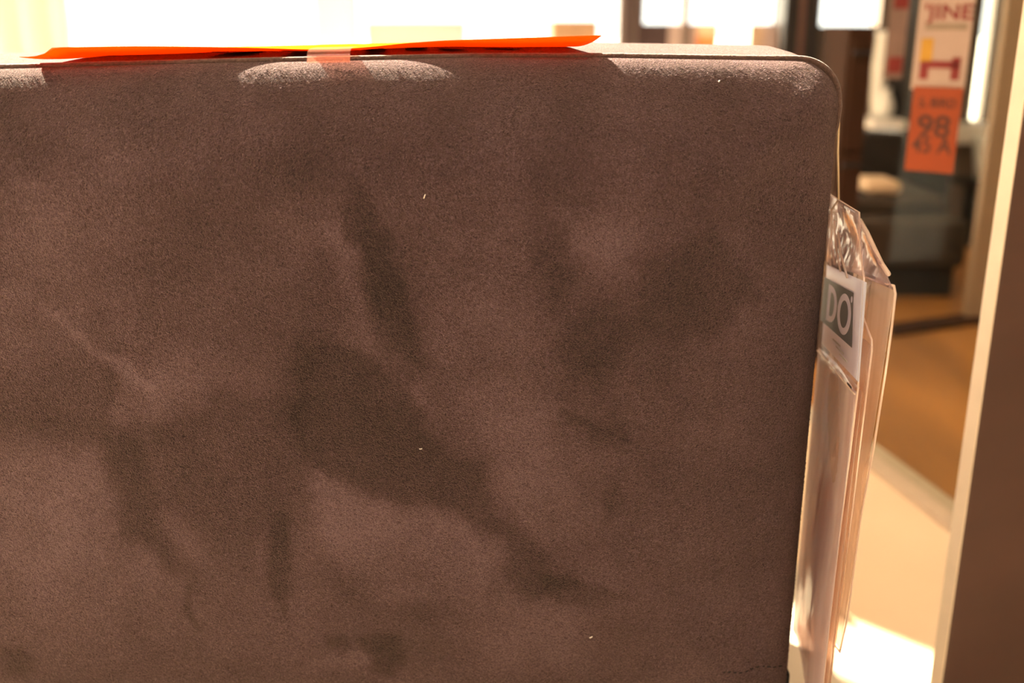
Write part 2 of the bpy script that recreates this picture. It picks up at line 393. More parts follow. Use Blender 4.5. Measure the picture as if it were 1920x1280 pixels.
# nap strokes (dark / light), outlined on the fabric
def cloth(pts):
    out = []
    for px, py in pts:
        d = ray(px, py); t = (Y0 - 0.02) / d.y; out.append((d.x * t, CZ + d.z * t))
    return np.array(out)
def poly_sd(P, x, z):
    d = np.full(x.shape, 1e9); ins = np.zeros(x.shape, bool)
    n = len(P)
    for i in range(n):
        a, b_ = P[i], P[(i + 1) % n]; e = b_ - a
        t = np.clip(((x - a[0]) * e[0] + (z - a[1]) * e[1]) / (e @ e), 0, 1)
        d = np.minimum(d, np.hypot(x - a[0] - t * e[0], z - a[1] - t * e[1]))
        c = ((a[1] > z) != (b_[1] > z)) & (x < (b_[0] - a[0]) * (z - a[1]) / (b_[1] - a[1] + 1e-12) + a[0])
        ins ^= c
    return np.where(ins, -d, d)
STROKES = [  # amplitude, softness (m), pixels of the outline
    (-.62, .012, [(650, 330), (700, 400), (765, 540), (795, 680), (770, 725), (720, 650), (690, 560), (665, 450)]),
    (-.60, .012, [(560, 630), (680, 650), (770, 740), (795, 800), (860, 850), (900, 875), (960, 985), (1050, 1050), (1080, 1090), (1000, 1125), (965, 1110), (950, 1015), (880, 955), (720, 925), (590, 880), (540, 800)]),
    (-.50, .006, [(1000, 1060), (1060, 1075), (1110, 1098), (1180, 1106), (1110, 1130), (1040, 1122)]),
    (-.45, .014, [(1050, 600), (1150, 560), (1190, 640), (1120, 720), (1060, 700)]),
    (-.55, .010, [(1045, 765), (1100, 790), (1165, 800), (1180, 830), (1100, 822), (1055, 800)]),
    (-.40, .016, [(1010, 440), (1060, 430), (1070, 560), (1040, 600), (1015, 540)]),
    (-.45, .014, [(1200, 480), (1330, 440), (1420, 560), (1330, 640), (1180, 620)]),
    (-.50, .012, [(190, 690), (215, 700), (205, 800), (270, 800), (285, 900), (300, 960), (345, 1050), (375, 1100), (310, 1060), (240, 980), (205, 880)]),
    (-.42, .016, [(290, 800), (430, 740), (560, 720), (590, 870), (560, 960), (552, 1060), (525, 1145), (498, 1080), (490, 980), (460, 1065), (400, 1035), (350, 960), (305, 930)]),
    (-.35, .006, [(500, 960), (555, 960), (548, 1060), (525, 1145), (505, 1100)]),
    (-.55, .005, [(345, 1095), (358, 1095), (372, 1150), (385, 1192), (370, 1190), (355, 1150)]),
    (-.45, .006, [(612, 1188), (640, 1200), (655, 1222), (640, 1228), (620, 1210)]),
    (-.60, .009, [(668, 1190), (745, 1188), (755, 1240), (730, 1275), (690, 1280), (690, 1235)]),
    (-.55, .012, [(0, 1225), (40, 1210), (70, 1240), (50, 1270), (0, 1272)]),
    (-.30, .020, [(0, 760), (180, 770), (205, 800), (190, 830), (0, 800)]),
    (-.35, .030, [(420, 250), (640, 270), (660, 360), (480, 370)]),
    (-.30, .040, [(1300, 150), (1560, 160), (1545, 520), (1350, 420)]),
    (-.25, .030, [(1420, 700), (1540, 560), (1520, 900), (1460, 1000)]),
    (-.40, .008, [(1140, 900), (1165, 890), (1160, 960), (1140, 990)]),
    (.42, .006, [(78, 560), (95, 560), (200, 650), (290, 720), (280, 740), (190, 680)]),
    (.45, .016, [(600, 425), (640, 415), (680, 500), (700, 580), (760, 660), (800, 760), (770, 700), (690, 640), (640, 560)]),
    (.40, .020, [(205, 730), (330, 640), (380, 720), (260, 800), (215, 800)]),
    (.30, .030, [(810, 500), (960, 560), (1040, 700), (1050, 860), (1130, 960), (1080, 1020), (980, 940), (880, 820), (820, 700)]),
    (.30, .012, [(585, 885), (700, 935), (880, 975), (930, 1060), (900, 1150), (700, 1120), (590, 1000)]),
    (.28, .025, [(0, 810), (180, 850), (250, 1000), (330, 1080), (200, 1180), (0, 1100)]),
    (.25, .030, [(430, 180), (540, 220), (540, 330), (440, 300)]),
    (.30, .020, [(1040, 400), (1180, 420), (1220, 450), (1120, 520), (1060, 470)]),
    (.22, .030, [(30, 330), (260, 300), (240, 470), (60, 520)]),
    (.35, .010, [(600, 1225), (700, 1210), (690, 1255), (560, 1260)]),
    (.22, .030, [(820, 1150), (1080, 1135), (1100, 1260), (860, 1270)]),
]
def nap_field(X, Z):
    wx = vnoise(X, Z, .018, 1) * .006 + vnoise(X, Z, .006, 2) * .0022
    wz = vnoise(X, Z, .018, 3) * .006 + vnoise(X, Z, .006, 4) * .0022
    x, z = X + wx, Z + wz
    v = vnoise(X, Z, .11, 5) * .16 + vnoise(X, Z, .045, 6) * .12 + vnoise(X, Z, .02, 8) * .07
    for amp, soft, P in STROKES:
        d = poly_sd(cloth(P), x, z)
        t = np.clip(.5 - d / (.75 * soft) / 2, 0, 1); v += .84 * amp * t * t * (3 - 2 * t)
    return v

def grid_back():
    # parameter lines: dense on the visible right part, rings packed near the edge
    rim = 1 - np.array([0, .0025, .006, .011, .018, .027, .038, .05, .065, .085, .11])
    ua = np.unique(np.concatenate([-(1 - (1 - rim) * .27 / .6), np.linspace(-.95, -.4, 24), np.linspace(-.4, .94, 330), 1 - (1 - rim) * .27 / .6 * 1.2]))
    ub = np.unique(np.concatenate([-rim, np.linspace(-.89, .89, 190), rim]))
    A, B = np.meshgrid(ua, ub, indexing='ij')
    mm = np.maximum(np.abs(A), np.abs(B)); ms = np.where(mm < 1e-9, 1, mm)
    # near the rim follow the rounded outline, inside stay a plain grid
    ox, oz = outline(A / ms, B / ms); ox, oz = ox * mm, oz * mm
    wgt = np.clip((mm - .6) / .4, 0, 1) ** 2
    x = A * hx * (1 - wgt) + ox * wgt; z = B * hz * (1 - wgt) + oz * wgt
    d = np.clip(sdf_in(x, z), 0, None)
    R = RD
    # the top edge slopes off like a soft chamfer, the side edges roll over tightly
    dzt = hz - z; dxs = hx - np.abs(x)
    up = np.clip(.5 + (dxs - dzt) / (.035 + 1.1 * np.clip(np.minimum(dxs, dzt), 0, None)), 0, 1); up = up * up * (3 - 2 * up)
    up = up * np.clip((z + .05) / .12, 0, 1)
    prof = lambda q, p: np.power(np.clip(1 - np.power(1 - np.clip(q, 0, 1), p), 0, 1), 1 / p)
    sm = np.clip(d / .19, 0, 1); sm = sm * (2 - sm)
    side = R * prof(d / R, 2.1) + .024 * sm
    top = (R + .024) * prof(d / .090, 1.5)
    y = Y0 + R - (side + (top - side) * up)
    X, Z = warp_z(x, z)
    y += vnoise(X, Z, .07, 11) * .0012 * np.clip(d / .03, 0, 1)
    return X, y, Z
X, Yv, Z = grid_back()
nu, nv = X.shape
verts = np.stack([X, Yv, Z], -1).reshape(-1, 3)
idx = np.arange(nu * nv).reshape(nu, nv)
faces = np.stack([idx[:-1, :-1], idx[1:, :-1], idx[1:, 1:], idx[:-1, 1:]], -1).reshape(-1, 4)
# boxing strip: extrude the rim back, with a rounded rear edge
loop = np.concatenate([idx[:-1, 0], idx[-1, :-1], idx[:0:-1, -1], idx[0, :0:-1]])
rimv = verts[loop]
extra = []; prev = loop; base = nu * nv; fl = [faces]
cc = np.array([cx, 0, cz])
steps = [(0.006, .000), (.02, .0022), (.06, .0060), (.12, .0085), (.18, .0075), (.22, .004), (.238, -.004), (.247, -.012), (.250, -.022)]
for dy, ins in steps:
    v = rimv.copy(); v[:, 1] += dy
    nrm2 = np.stack([np.sign(v[:, 0] - cx) * np.clip(1 - (hx - np.abs(v[:, 0] - cx)) / RC, 0, 1), np.sign(v[:, 2] - cz) * np.clip(1 - (hz - np.abs(v[:, 2] - cz)) / RC, 0, 1)], 1)
    nrm2 /= np.maximum(np.linalg.norm(nrm2, axis=1, keepdims=True), 1e-6)
    v[:, 0] += nrm2[:, 0] * ins; v[:, 2] += nrm2[:, 1] * ins
    cur = np.arange(base, base + len(loop)); base += len(loop); extra.append(v)
    fl.append(np.stack([prev, np.roll(prev, -1), np.roll(cur, -1), cur], -1)); prev = cur
allv = np.concatenate([verts] + extra)
me = bpy.data.meshes.new('back_panel')
ff = [tuple(int(i) for i in f) for f in np.concatenate(fl)] + [tuple(int(i) for i in prev)]
me.from_pydata([tuple(map(float, v)) for v in allv], [], ff); me.update()
nap = np.zeros(len(allv)); nap[:nu * nv] = nap_field(verts[:, 0], verts[:, 2])
ca = me.attributes.new('nap', 'FLOAT', 'POINT'); ca.data.foreach_set('value', nap.astype(np.float32))
for p in me.polygons: p.use_smooth = True
bmx = bmesh.new(); bmx.from_mesh(me); bmesh.ops.recalc_face_normals(bmx, faces=bmx.faces); bmx.to_mesh(me); bmx.free()
link('back_panel', me, M_suede, sofa)
# short leaning pile of the suede on the visible part of the panel
def pile(n):
    rs = np.random.RandomState(5)
    G = np.stack([X, Yv, Z], -1)
    dA = np.gradient(G, axis=0); dB = np.gradient(G, axis=1)
    Nn = np.cross(dA, dB); Nn /= np.maximum(np.linalg.norm(Nn, axis=-1, keepdims=True), 1e-9)
    Nn = np.where(Nn[..., 1:2] > 0, -Nn, Nn)
    # cell areas give an even density
    ar = np.linalg.norm(np.cross(G[1:, :-1] - G[:-1, :-1], G[:-1, 1:] - G[:-1, :-1]), axis=-1)
    ar = np.where((G[:-1, :-1, 0] > -.46) & (G[:-1, :-1, 1] < .819), ar, 0)
    c = np.cumsum(ar.ravel()); k = np.searchsorted(c, rs.rand(n) * c[-1]); k = np.clip(k, 0, ar.size - 1)
    i, j = np.unravel_index(k, ar.shape); f, g = rs.rand(n, 1), rs.rand(n, 1)
    bl = lambda Q: (Q[i, j] * (1 - f) + Q[i + 1, j] * f) * (1 - g) + (Q[i, j + 1] * (1 - f) + Q[i + 1, j + 1] * f) * g
    P = bl(G); Nv = bl(Nn); Nv /= np.linalg.norm(Nv, axis=1, keepdims=True)
    ang = -1.2 + 1.3 * vnoise(P[:, 0], P[:, 2], .05, 21) + 1.1 * vnoise(P[:, 0], P[:, 2], .012, 22) + .7 * rs.randn(n)
    D = np.stack([np.cos(ang), 0 * ang, np.sin(ang)], 1); D -= Nv * (D * Nv).sum(1, keepdims=True); D /= np.linalg.norm(D, axis=1, keepdims=True)
    S = np.cross(Nv, D)
    L = (.0011 + .0012 * rs.rand(n, 1)); W = .00028 + .0002 * rs.rand(n, 1)
    a = P - S * W - Nv * .0002; b_ = P + S * W - Nv * .0002; t = P + D * L * .85 + Nv * L * (.28 + .25 * rs.rand(n, 1))
    co = np.stack([a, b_, t], 1).reshape(-1, 3).astype(np.float32)
    m_ = bpy.data.meshes.new('pile'); m_.vertices.add(3 * n); m_.vertices.foreach_set('co', co.ravel())
    m_.loops.add(3 * n); m_.loops.foreach_set('vertex_index', np.arange(3 * n, dtype=np.int32))
    m_.polygons.add(n); m_.polygons.foreach_set('loop_start', np.arange(0, 3 * n, 3, dtype=np.int32))
    m_.update(calc_edges=True)
    v = nap_field(P[:, 0], P[:, 2]) + .36 * rs.randn(n)
    q = m_.attributes.new('nap', 'FLOAT', 'POINT'); q.data.foreach_set('value', np.repeat(v, 3).astype(np.float32))
    o = link('pile', m_, M_suede, sofa); o['kind'] = 'stuff'
pile(190000)
# piping around the front panel, standing a little off the corner
a_ = np.linspace(-1, 1, 260); b2 = np.linspace(-1, 1, 120)
sq = [(-1, t) for t in b2[:-1]] + [(t, 1) for t in a_[:-1]] + [(1, t) for t in b2[::-1][:-1]] + [(t, -1) for t in a_[::-1][:-1]]
sa = np.array(sq); ox, oz = outline(sa[:, 0], sa[:, 1])
PX, PZ = warp_z(ox, oz)
pp = []
for x, z, xo, zo in zip(PX, PZ, ox, oz):
    k = math.exp(-(((xo - hx) / .045) ** 2 + ((zo - hz) / .05) ** 2))      # pinched corner
    n = Vector((xo / hx if abs(xo) > hx - RC else 0, 0, zo / hz if abs(zo) > hz - RC else 0))
    if n.length: n.normalize()
    tk = max(0.0, min(1.0, (.742 - z) / .035)) if xo > 0 else 0.0
    pp.append((x + n.x * (.0004 + .0044 * k + .0020 * tk), Y0 + RD + .0025 + .024 * tk, z + n.z * (.0004 + .001 * k)))
tube('piping', pp, 0.0028, M_pipe, sofa, closed=True, n=8)
# hem stitches at the lower right
for i in range(22):
    px = 1240 + i * 10.6; py = 1281 - (px - 1240) * .160 + 3 * math.sin(i)
    d = ray(px, py); t = (Y0 - 0.003) / d.y
    # press them on the cloth: take y from the nearest grid vertex
    wx_, wz_ = d.x * t, CZ + d.z * t
    j = int(np.argmin((verts[:, 0] - wx_) ** 2 + (verts[:, 2] - wz_) ** 2)); yy = verts[j, 1]
    wx_, wz_ = d.x * yy / d.y, CZ + d.z * yy / d.y
    if wx_ > SX1 - .012: break
    tube('stitch', [(wx_ - .0014, yy - .0002, wz_ - .0003), (wx_, yy - .0007, wz_), (wx_ + .0014, yy - .0002, wz_ + .0003)], .00055, M_thread, sofa, n=6)
for px, py, L, a in ((797, 366, .0032, 1.2), (790, 836, .0022, .1), (1108, 1193, .0028, .5), (1362, 157, .002, .9)):
    d = ray(px, py); t = (Y0 - .02) / d.y
    wx_, wz_ = d.x * t, CZ + d.z * t
    j = int(np.argmin((verts[:, 0] - wx_) ** 2 + (verts[:, 2] - wz_) ** 2)); yy = verts[j, 1] - .0006
    o = tube('lint_fleck', [(wx_ - math.cos(a) * L / 2, yy, wz_ - math.sin(a) * L / 2), (wx_, yy - .0006, wz_), (wx_ + math.cos(a) * L / 2, yy, wz_ + math.sin(a) * L / 2)], .0005, M_lint, sofa, n=5)
box('shadow_block', (SX1 - .012, Y0 + .045, .03), (SX1 + .0105, 1.2, .231), M_under, sofa, .003)  # added black box standing in for the shadow by the sofa base
# base, seat and feet
box('base_frame', (SX0 + .03, Y0 + .05, .06), (SX1 - .02, 1.40, SZ0 + .004), M_under, sofa, .006)
box('seat_cushion', (SX0 + .02, Y0 + RD + TH - .02, SZ0 + .004), (SX1 - .17, 1.55, .33), M_suede, sofa, .03, 4, True)
for fx in (SX0 + .10, SX1 - .10):
    for fy in (Y0 + .11, 1.33): box('foot', (fx - .025, fy - .025, 0), (fx + .025, fy + .025, .064), M_under, sofa, .004)

# ------------------------------------------------------------------ orange card on the sofa top
def top_surface(x): return float(top_z(x)) + .004
def card():
    pc = thing('price_card', (-.19, .87, .80), 'thin orange card lying curled on top of the brown sofa back', 'card')
    nxk, nyk = 70, 18
    # the front edge curls up at both ends and is held down in the middle; the rear edge rests on the sofa
    edge = [  # front edge: x, depth, height
        (px, row, y0) for px, row, y0 in ((55, 107, .818), (78, 103, .818), (98, 89, .818), (200, 87, .818), (260, 86.5, .820), (330, 87, .827), (400, 88, .833), (480, 90, .836), (560, 92.5, .839), (620, 93, .840), (665, 90.5, .839), (705, 87, .838),
                                      (760, 81, .836), (830, 76, .832), (893, 73.5, .824), (1000, 70, .818), (1118, 66, .818))]
    ex = [(px - 960) / 2021 * y0 for px, row, y0 in edge]; ey = [e[2] for e in edge]
    ez = [CZ - (row - 40) / 2129 * y0 for px, row, y0 in edge]
    bm = bmesh.new(); V = []
    for i in range(nxk):
        t = i / (nxk - 1); row = []
        for j in range(nyk):
            u = j / (nyk - 1)
            xl = -.375 + (-.345 + .375) * min(1, u * 1.5); xr = .068 + (.044 - .068) * min(1, u * 1.5)
            x = xl + (xr - xl) * t; xf = -.375 + (.068 + .375) * t
            y0 = float(np.interp(xf, ex, ey)); y = y0 + .125 * u
            zn = float(np.interp(xf, ex, ez)); zf = float(top_z(x)) + float(np.interp(y - .83, [0, .02, .06, .12], [.0008, .0024, .0061, .0086])) + .0011
            k = max(0, 1 - u * 1.6) ** 1.5
            row.append(bm.verts.new((x, y, max(zf, zf + (zn - zf) * k))))
        V.append(row)
    for i in range(nxk - 1):
        for j in range(nyk - 1): bm.faces.new((V[i][j], V[i + 1][j], V[i + 1][j + 1], V[i][j + 1]))
    pts_ = [[tuple(v.co) for v in r_] for r_ in V]
    o = mesh('sheet', bm, M_card, pc, True)
    so = o.modifiers.new('thick', 'SOLIDIFY'); so.thickness = .0004
    for pa_, pb_, ua_, ub_ in ((352, 442, .22, .50), (508, 585, .06, .40), (668, 712, .10, .45), (752, 800, .30, .55), (826, 880, .28, .46), (930, 1010, .42, .52)):
        bm = bmesh.new(); W = []
        for q in range(9):
            px = pa_ + (pb_ - pa_) * q / 8; xq = (px - 960) / 2021 * .826
            t = (xq + .375) / .443 * (nxk - 1); i0 = max(0, min(nxk - 2, int(t))); f = t - i0; row = []
            for r_ in range(3):
                u = (ua_ + (ub_ - ua_) * r_ / 2) * (nyk - 1); j0 = int(u); g = u - j0
                pt = lambda a, b_: Vector(pts_[a][b_])
                p = (pt(i0, j0) * (1 - g) + pt(i0, j0 + 1) * g) * (1 - f) + (pt(i0 + 1, j0) * (1 - g) + pt(i0 + 1, j0 + 1) * g) * f
                row.append(bm.verts.new(p - Vector((0, 0, .0006))))
            W.append(row)
        for q in range(8):
            for r_ in range(2): bm.faces.new((W[q][r_], W[q + 1][r_], W[q + 1][r_ + 1], W[q][r_ + 1]))
        mesh('printed_bar', bm, M_blackink, o, True)
    # clear tape holding the middle down over the piping
    bm = bmesh.new(); V = []
    prof = [(.866, .0092), (.850, .0092), (.839, .0090), (.830, .0082), (.8245, .0062), (.8232, .0020), (.8215, -.0014)]
    for x in (-.157, -.1395, -.124):
        V.append([bm.verts.new((x, y, top_surface(x) - .004 + h)) for y, h in prof])
    for i in range(2):
        for j in range(len(prof) - 1): bm.faces.new((V[i][j], V[i + 1][j], V[i + 1][j + 1], V[i][j + 1]))
    mesh('tape', bm, M_tape, pc, True)['label'] = 'strip of clear tape holding the card'
card()

# ------------------------------------------------------------------ hanging clear pouches
E2 = Vector((.168, .986, 0)).normalized(); N2 = Vector((-E2.y, E2.x, 0))
def P3(P0, s, z, o=0.0): return Vector((P0[0], P0[1], z)) + E2 * s + N2 * o
def sheet(name, P0, corners, m, parent, o=0.0, wave=.0015, nx=10, nz=24, thick=.0004, seed=0, r=0):
    """bilinear sheet: corners (s,z) top-near, top-far, bottom-far, bottom-near; slightly wavy"""
    a, b_, c, d = [Vector((q[0], q[1], 0)) for q in corners]
    bm = bmesh.new(); V = []
    for i in range(nz + 1):
        v = i / nz; row = []
        for j in range(nx + 1):
            u = j / nx
            p = a.lerp(b_, u).lerp(d.lerp(c, u), v)
            k = wave * math.sin(v * 5 + u * 3 + seed) * math.sin(u * PI) ** .5
            row.append(bm.verts.new(P3(P0, p.x, p.y, o + k)))
        V.append(row)
    for i in range(nz):
        for j in range(nx): bm.faces.new((V[i][j], V[i + 1][j], V[i + 1][j + 1], V[i][j + 1]))
    ob = mesh(name, bm, m, parent, True)
    if thick:
        md = ob.modifiers.new('thick', 'SOLIDIFY'); md.thickness = thick; md.offset = 0
    return ob
def quad(name, P0, pts, m, parent, o):
    bm = bmesh.new(); bm.faces.new([bm.verts.new(P3(P0, s, z, o)) for s, z in pts]); ob = mesh(name, bm, m, parent)
    md = ob.modifiers.new('thick', 'SOLIDIFY'); md.thickness = .0002; md.offset = 0
    return ob
A0 = (.272, .80); B0 = (.280, .80); C0 = (.292, .80)
fp = thing('label_pouch', P3(A0, .05, .28), 'clear plastic price pouch with black and white DO label hung at the sofa corner', 'pouch')
TL = -.165  # slope of everything printed on the pouch
def sl(s0, z0, s): return z0 + (s - s0) * TL
sheet('hanging_flap', A0, [(.012, .677), (.19, .663), (.175, sl(-.04, .637, .175)), (-.040, .637)], M_flap, fp, 0, .003, 14, 10, seed=1)
sheet('label_window', A0, [(-.040, .637), (.175, sl(-.04, .637, .175)), (.165, sl(-.062, .555, .165)), (-.062, .555)], M_window, fp, .0016, .0, 8, 6, seed=2)
sheet('pocket', A0, [(-.062, .553), (.165, sl(-.062, .555, .165)), (.17, .20), (-.046, .235)], M_sleeve, fp, .001, .004, 12, 30, seed=3)
sheet('pocket', A0, [(-.058, .551), (.165, sl(-.062, .553, .165)), (.17, .20), (-.042, .235)], M_sleeve2, fp, -.004, .003, 12, 30, seed=5)
tube('welded_edge', [P3(A0, .012, .677), P3(A0, -.010, .652), P3(A0, -.040, .636), P3(A0, -.052, .60), P3(A0, -.063, .556), P3(A0, -.058, .50), P3(A0, -.048, .42), P3(A0, -.044, .34), P3(A0, -.046, .235)], .0007, M_seam, fp, n=6)
tube('welded_edge', [P3(A0, .012, .677), P3(A0, .10, .670), P3(A0, .19, .663)], .0006, M_seam, fp, n=6)
tube('welded_edge', [P3(A0, -.062, .551, .002), P3(A0, .165, sl(-.062, .552, .165), .002)], .0007, M_seam, fp, n=6)
# folds gathered under the hole
for k, (s1, z1, s2, z2) in enumerate(((.150, .655, .100, .615), (.125, .650, .060, .618), (.095, .645, .020, .622), (.135, .640, .125, .608))):
    tube('fold', [P3(A0, s1, z1, .003), P3(A0, (s1 + s2) / 2, (z1 + z2) / 2, .0045), P3(A0, s2, z2, .003)], .0010, M_seam, fp, n=6, flat=.6)
lathe('eyelet', [(.0030, 0), (.0046, 0), (.0050, .0012), (.0046, .0024), (.0030, .0024)], P3(A0, .155, .652, .002), M_ceramic, fp)
lab = quad('label', A0, [(-.055, sl(-.04, .634, -.055)), (.165, sl(-.04, .634, .165)), (.150, sl(-.066, .562, .150)), (-.066, .562)], M_labelp, fp, .0004)
zt0, zb0 = .6235, .588
def glyphs(text, name, P0, s_left, z_base, height, width_scale, m, parent, o, slope=TL, shear=0.0, bold=0.0):
    """letters laid in the pouch plane; reading direction runs from far (large s) to near"""
    cu = bpy.data.curves.new('letters', 'FONT'); cu.body = text; cu.size = 1; cu.offset = bold
    ob = bpy.data.objects.new('letters', cu); col.objects.link(ob)
    dg = bpy.context.evaluated_depsgraph_get(); dg.update()
    me_ = bpy.data.meshes.new_from_object(ob.evaluated_get(dg)); bpy.data.objects.remove(ob)
    for v in me_.vertices:
        a, b_ = v.co.x * width_scale, v.co.y * height / .7
        s = s_left - a - shear * b_ * 0
        v.co = P3(P0, s, z_base + b_ - a * 0 + (s - s_left) * slope, o)
    return link(name, me_, m, parent)
def block_with_letters():
    """dark rectangle with the letters D, O and a small ring left open, so the white label shows through"""
    cu = bpy.data.curves.new('block', 'CURVE'); cu.dimensions = '2D'; cu.fill_mode = 'BOTH'
    def spline(pts):
        sp = cu.splines.new('POLY'); sp.points.add(len(pts) - 1); sp.use_cyclic_u = True
        for p_, (a, b_) in zip(sp.points, pts): p_.co = (a, b_, 0, 1)
    # a runs along the reading direction from s=.16, b is the height over the sloping base line
    ell = lambda ca, cb, ra, rb, n=36: [(ca + ra * math.cos(2 * PI * k / n), cb + rb * math.sin(2 * PI * k / n)) for k in range(n)]
    def dee(a0, a1, b0, b1):
        r = a1 - a0; n = 18
        return [(a0, b0)] + [(a0 + r * math.sin(PI * k / n) ** .62, (b0 + b1) / 2 - (b1 - b0) / 2 * math.cos(PI * k / n)) for k in range(1, n)] + [(a0, b1)]
    spline([(0, 0), (.194, 0), (.176, .0425), (0, .0425)])
    spline(dee(.036, .096, .0045, .0385)); spline(dee(.054, .080, .0105, .0325))
    spline(ell(.138, .0210, .0365, .0172)); spline(ell(.138, .0210, .0215, .0115))
    spline(ell(.1695, .0365, .0045, .0027, 16))
    ob = bpy.data.objects.new('block', cu); col.objects.link(ob)
    dg = bpy.context.evaluated_depsgraph_get(); dg.update()
    me_ = bpy.data.meshes.new_from_object(ob.evaluated_get(dg)); bpy.data.objects.remove(ob)
    for v in me_.vertices:
        s_ = .16 - v.co.x
        v.co = P3(A0, s_, .579 + v.co.y + (s_ + .034) * TL, .0026)
    me_.materials.clear()
    return link('dark_block', me_, M_ink, lab)
block_with_letters()
for k in range(3):
    s0 = .07 - .022 * k
    quad('fine_print', A0, [(s0, sl(-.05, .5755 - .0035 * k, s0)), (s0 - .045, sl(-.05, .5755 - .0035 * k, s0 - .045)), (s0 - .045, sl(-.05, .574 - .0035 * k, s0 - .045)), (s0, sl(-.05, .574 - .0035 * k, s0))], M_greyink, lab, .0026)
quad('slot', A0, [(-.030, .5500), (-.052, .5535), (-.052, .5515), (-.030, .548)], M_black, fp, .0030)

mp_ = thing('inner_pouch', P3(B0, .05, .24), 'narrow clear plastic sleeve hanging just behind the DO label pouch', 'pouch')
sheet('sleeve', B0, [(-.059, .588), (.15, .553), (.15, .225), (-.034, .250)], M_sleeve2, mp_, 0, .002, 8, 24, seed=4)
tube('welded_edge', [P3(B0, .02, .600), P3(B0, -.055, .592), P3(B0, -.060, .585), P3(B0, -.055, .53), P3(B0, -.050, .45), P3(B0, -.030, .32), P3(B0, -.034, .25)], .0007, M_seam, mp_, n=6)

bp2 = thing('large_pouch', P3(C0, .05, .27), 'large clear plastic pouch with rounded top corner, rearmost of the hanging pouches', 'pouch')
sheet('sleeve', C0, [(-.060, .632), (.13, .602), (.13, .24), (.001, .284)], M_sleeve2, bp2, 0, .002, 10, 28, seed=6)
sheet('hanging_flap', C0, [(.0, .640), (.126, .652), (.13, .602), (-.060, .632)], M_flap, bp2, .001, .002, 8, 6, seed=7)
tube('welded_edge', [P3(C0, .126, .650), P3(C0, .08, .647), P3(C0, .037, .642), P3(C0, .0, .638), P3(C0, -.03, .637)], .0019, M_seam, bp2, n=8)
tube('welded_edge', [P3(C0, .089, .607), P3(C0, -.03, .629), P3(C0, -.055, .634), P3(C0, -.064, .630), P3(C0, -.064, .60), P3(C0, -.060, .567), P3(C0, -.047, .50), P3(C0, -.025, .428), P3(C0, -.017, .333), P3(C0, .001, .284), P3(C0, .052, .264), P3(C0, .13, .238)], .0009, M_seam, bp2, n=6)
cord = tube('hanging_cord', [(.257, .86, .775), (.272, .89, .765), (.284, .925, .748), (.288, .93, .735), (.2895, .93, .71), tuple(P3(A0, .132, .668)), tuple(P3(A0, .150, .655, .003))], .0009, M_cord, None, n=7)
tag(cord, 'thin cream cord hanging the pouches from the corner of the brown sofa', 'cord')

# ------------------------------------------------------------------ signs taped to the glass, plus a card standing for a reflection
def sign_frame(pxc, pyc, yaw):
    """point on the glass below a pixel"""
    d = ray(pxc, pyc); o0 = Vector(r0)
    # solve (t*d.xy - r0) . nrm = -0.01
    t = (o0.dot(nrm) - .055) / Vector((d.x, d.y)).dot(nrm)
    return Vector((0, 0, CZ)) + d * t
def flat_sign(name, pc, wd, ht, yaw, m, label, cat='sign', lean=0.0):
    root = thing(name, pc, label, cat)
    root.rotation_euler = (0, lean, yaw)
    def add(nm, x0, x1, z0, z1, mm, y):
        bm = box_bm((x0, y - .0006, z0), (x1, y, z1)); me_ = bpy.data.meshes.new(nm); bm.to_mesh(me_); bm.free(); me_.materials.append(mm)
        ob = bpy.data.objects.new(nm, me_); col.objects.link(ob); ob.parent = root; return ob
    add('sheet', -wd / 2, wd / 2, -ht / 2, ht / 2, m, 0)
    def letters(nm, text, x, z, size, mm, wide=1.0):
        cu = bpy.data.curves.new('letters', 'FONT'); cu.body = text; cu.size = size; cu.align_x = 'CENTER'; cu.offset = .02 * size
        ob = bpy.data.objects.new('letters', cu); col.objects.link(ob)
        dg = bpy.context.evaluated_depsgraph_get(); dg.update()
        me_ = bpy.data.meshes.new_from_object(ob.evaluated_get(dg)); bpy.data.objects.remove(ob)
        for v in me_.vertices: v.co = Vector((x + v.co.x * wide, -.0010, z + v.co.y))
        me_.materials.append(mm); o2 = bpy.data.objects.new(nm, me_); col.objects.link(o2); o2.parent = root
    return root, add, letters
YAW = math.radians(-38)
pc = sign_frame(1736, 240, 0); pc2 = sign_frame(1753, 82, 0)
dist = pc.y; wpx = dist * 1.0 / FPX * .90
root, add, letters = flat_sign('price_sign', pc + Vector((0, -.03, 0)), 96 * wpx, 168 * wpx, YAW, M_osign, 'orange price sign with dark lettering hung below the pale sale sign', lean=math.radians(0))
letters('lettering', 'S. BIRD', .002, .034, .0195, M_blackink, .92)
letters('lettering', '98', 0, -.010, .046, M_blackink, 1.1)
letters('lettering', '45 A', 0, -.035, .036, M_blackink, .85)
root, add, letters = flat_sign('hung_card', pc2 + Vector((0, -.028, 0)), 104 * wpx, 178 * wpx, YAW, M_signpaper, 'pale pinkish sale sign with red print and a yellow patch above the orange sign')
W_, H_ = 104 * wpx, 178 * wpx
letters('lettering', "'JINE", .004, H_ / 2 - .032, .030, M_redink, 1.2)
for hx_ in (-W_ * .4, W_ * .4): add('hanging_thread', hx_ - .0004, hx_ + .0004, H_ / 2, 2.45 - pc2.z, M_cord, 0)
add('printed_band', -W_ * .34, W_ * .42, H_ * .15, H_ * .22, M_tanink, -.0006)
add('printed_patch', -W_ * .38, -W_ * .16, -H_ * .20, H_ * .06, M_yel, -.0006)
add('printed_block', -W_ * .36, W_ * .38, -H_ * .26, -H_ * .18, M_redink, -.0006)
add('printed_block', -W_ * .36, -W_ * .20, -H_ * .38, -H_ * .26, M_redink, -.0006)
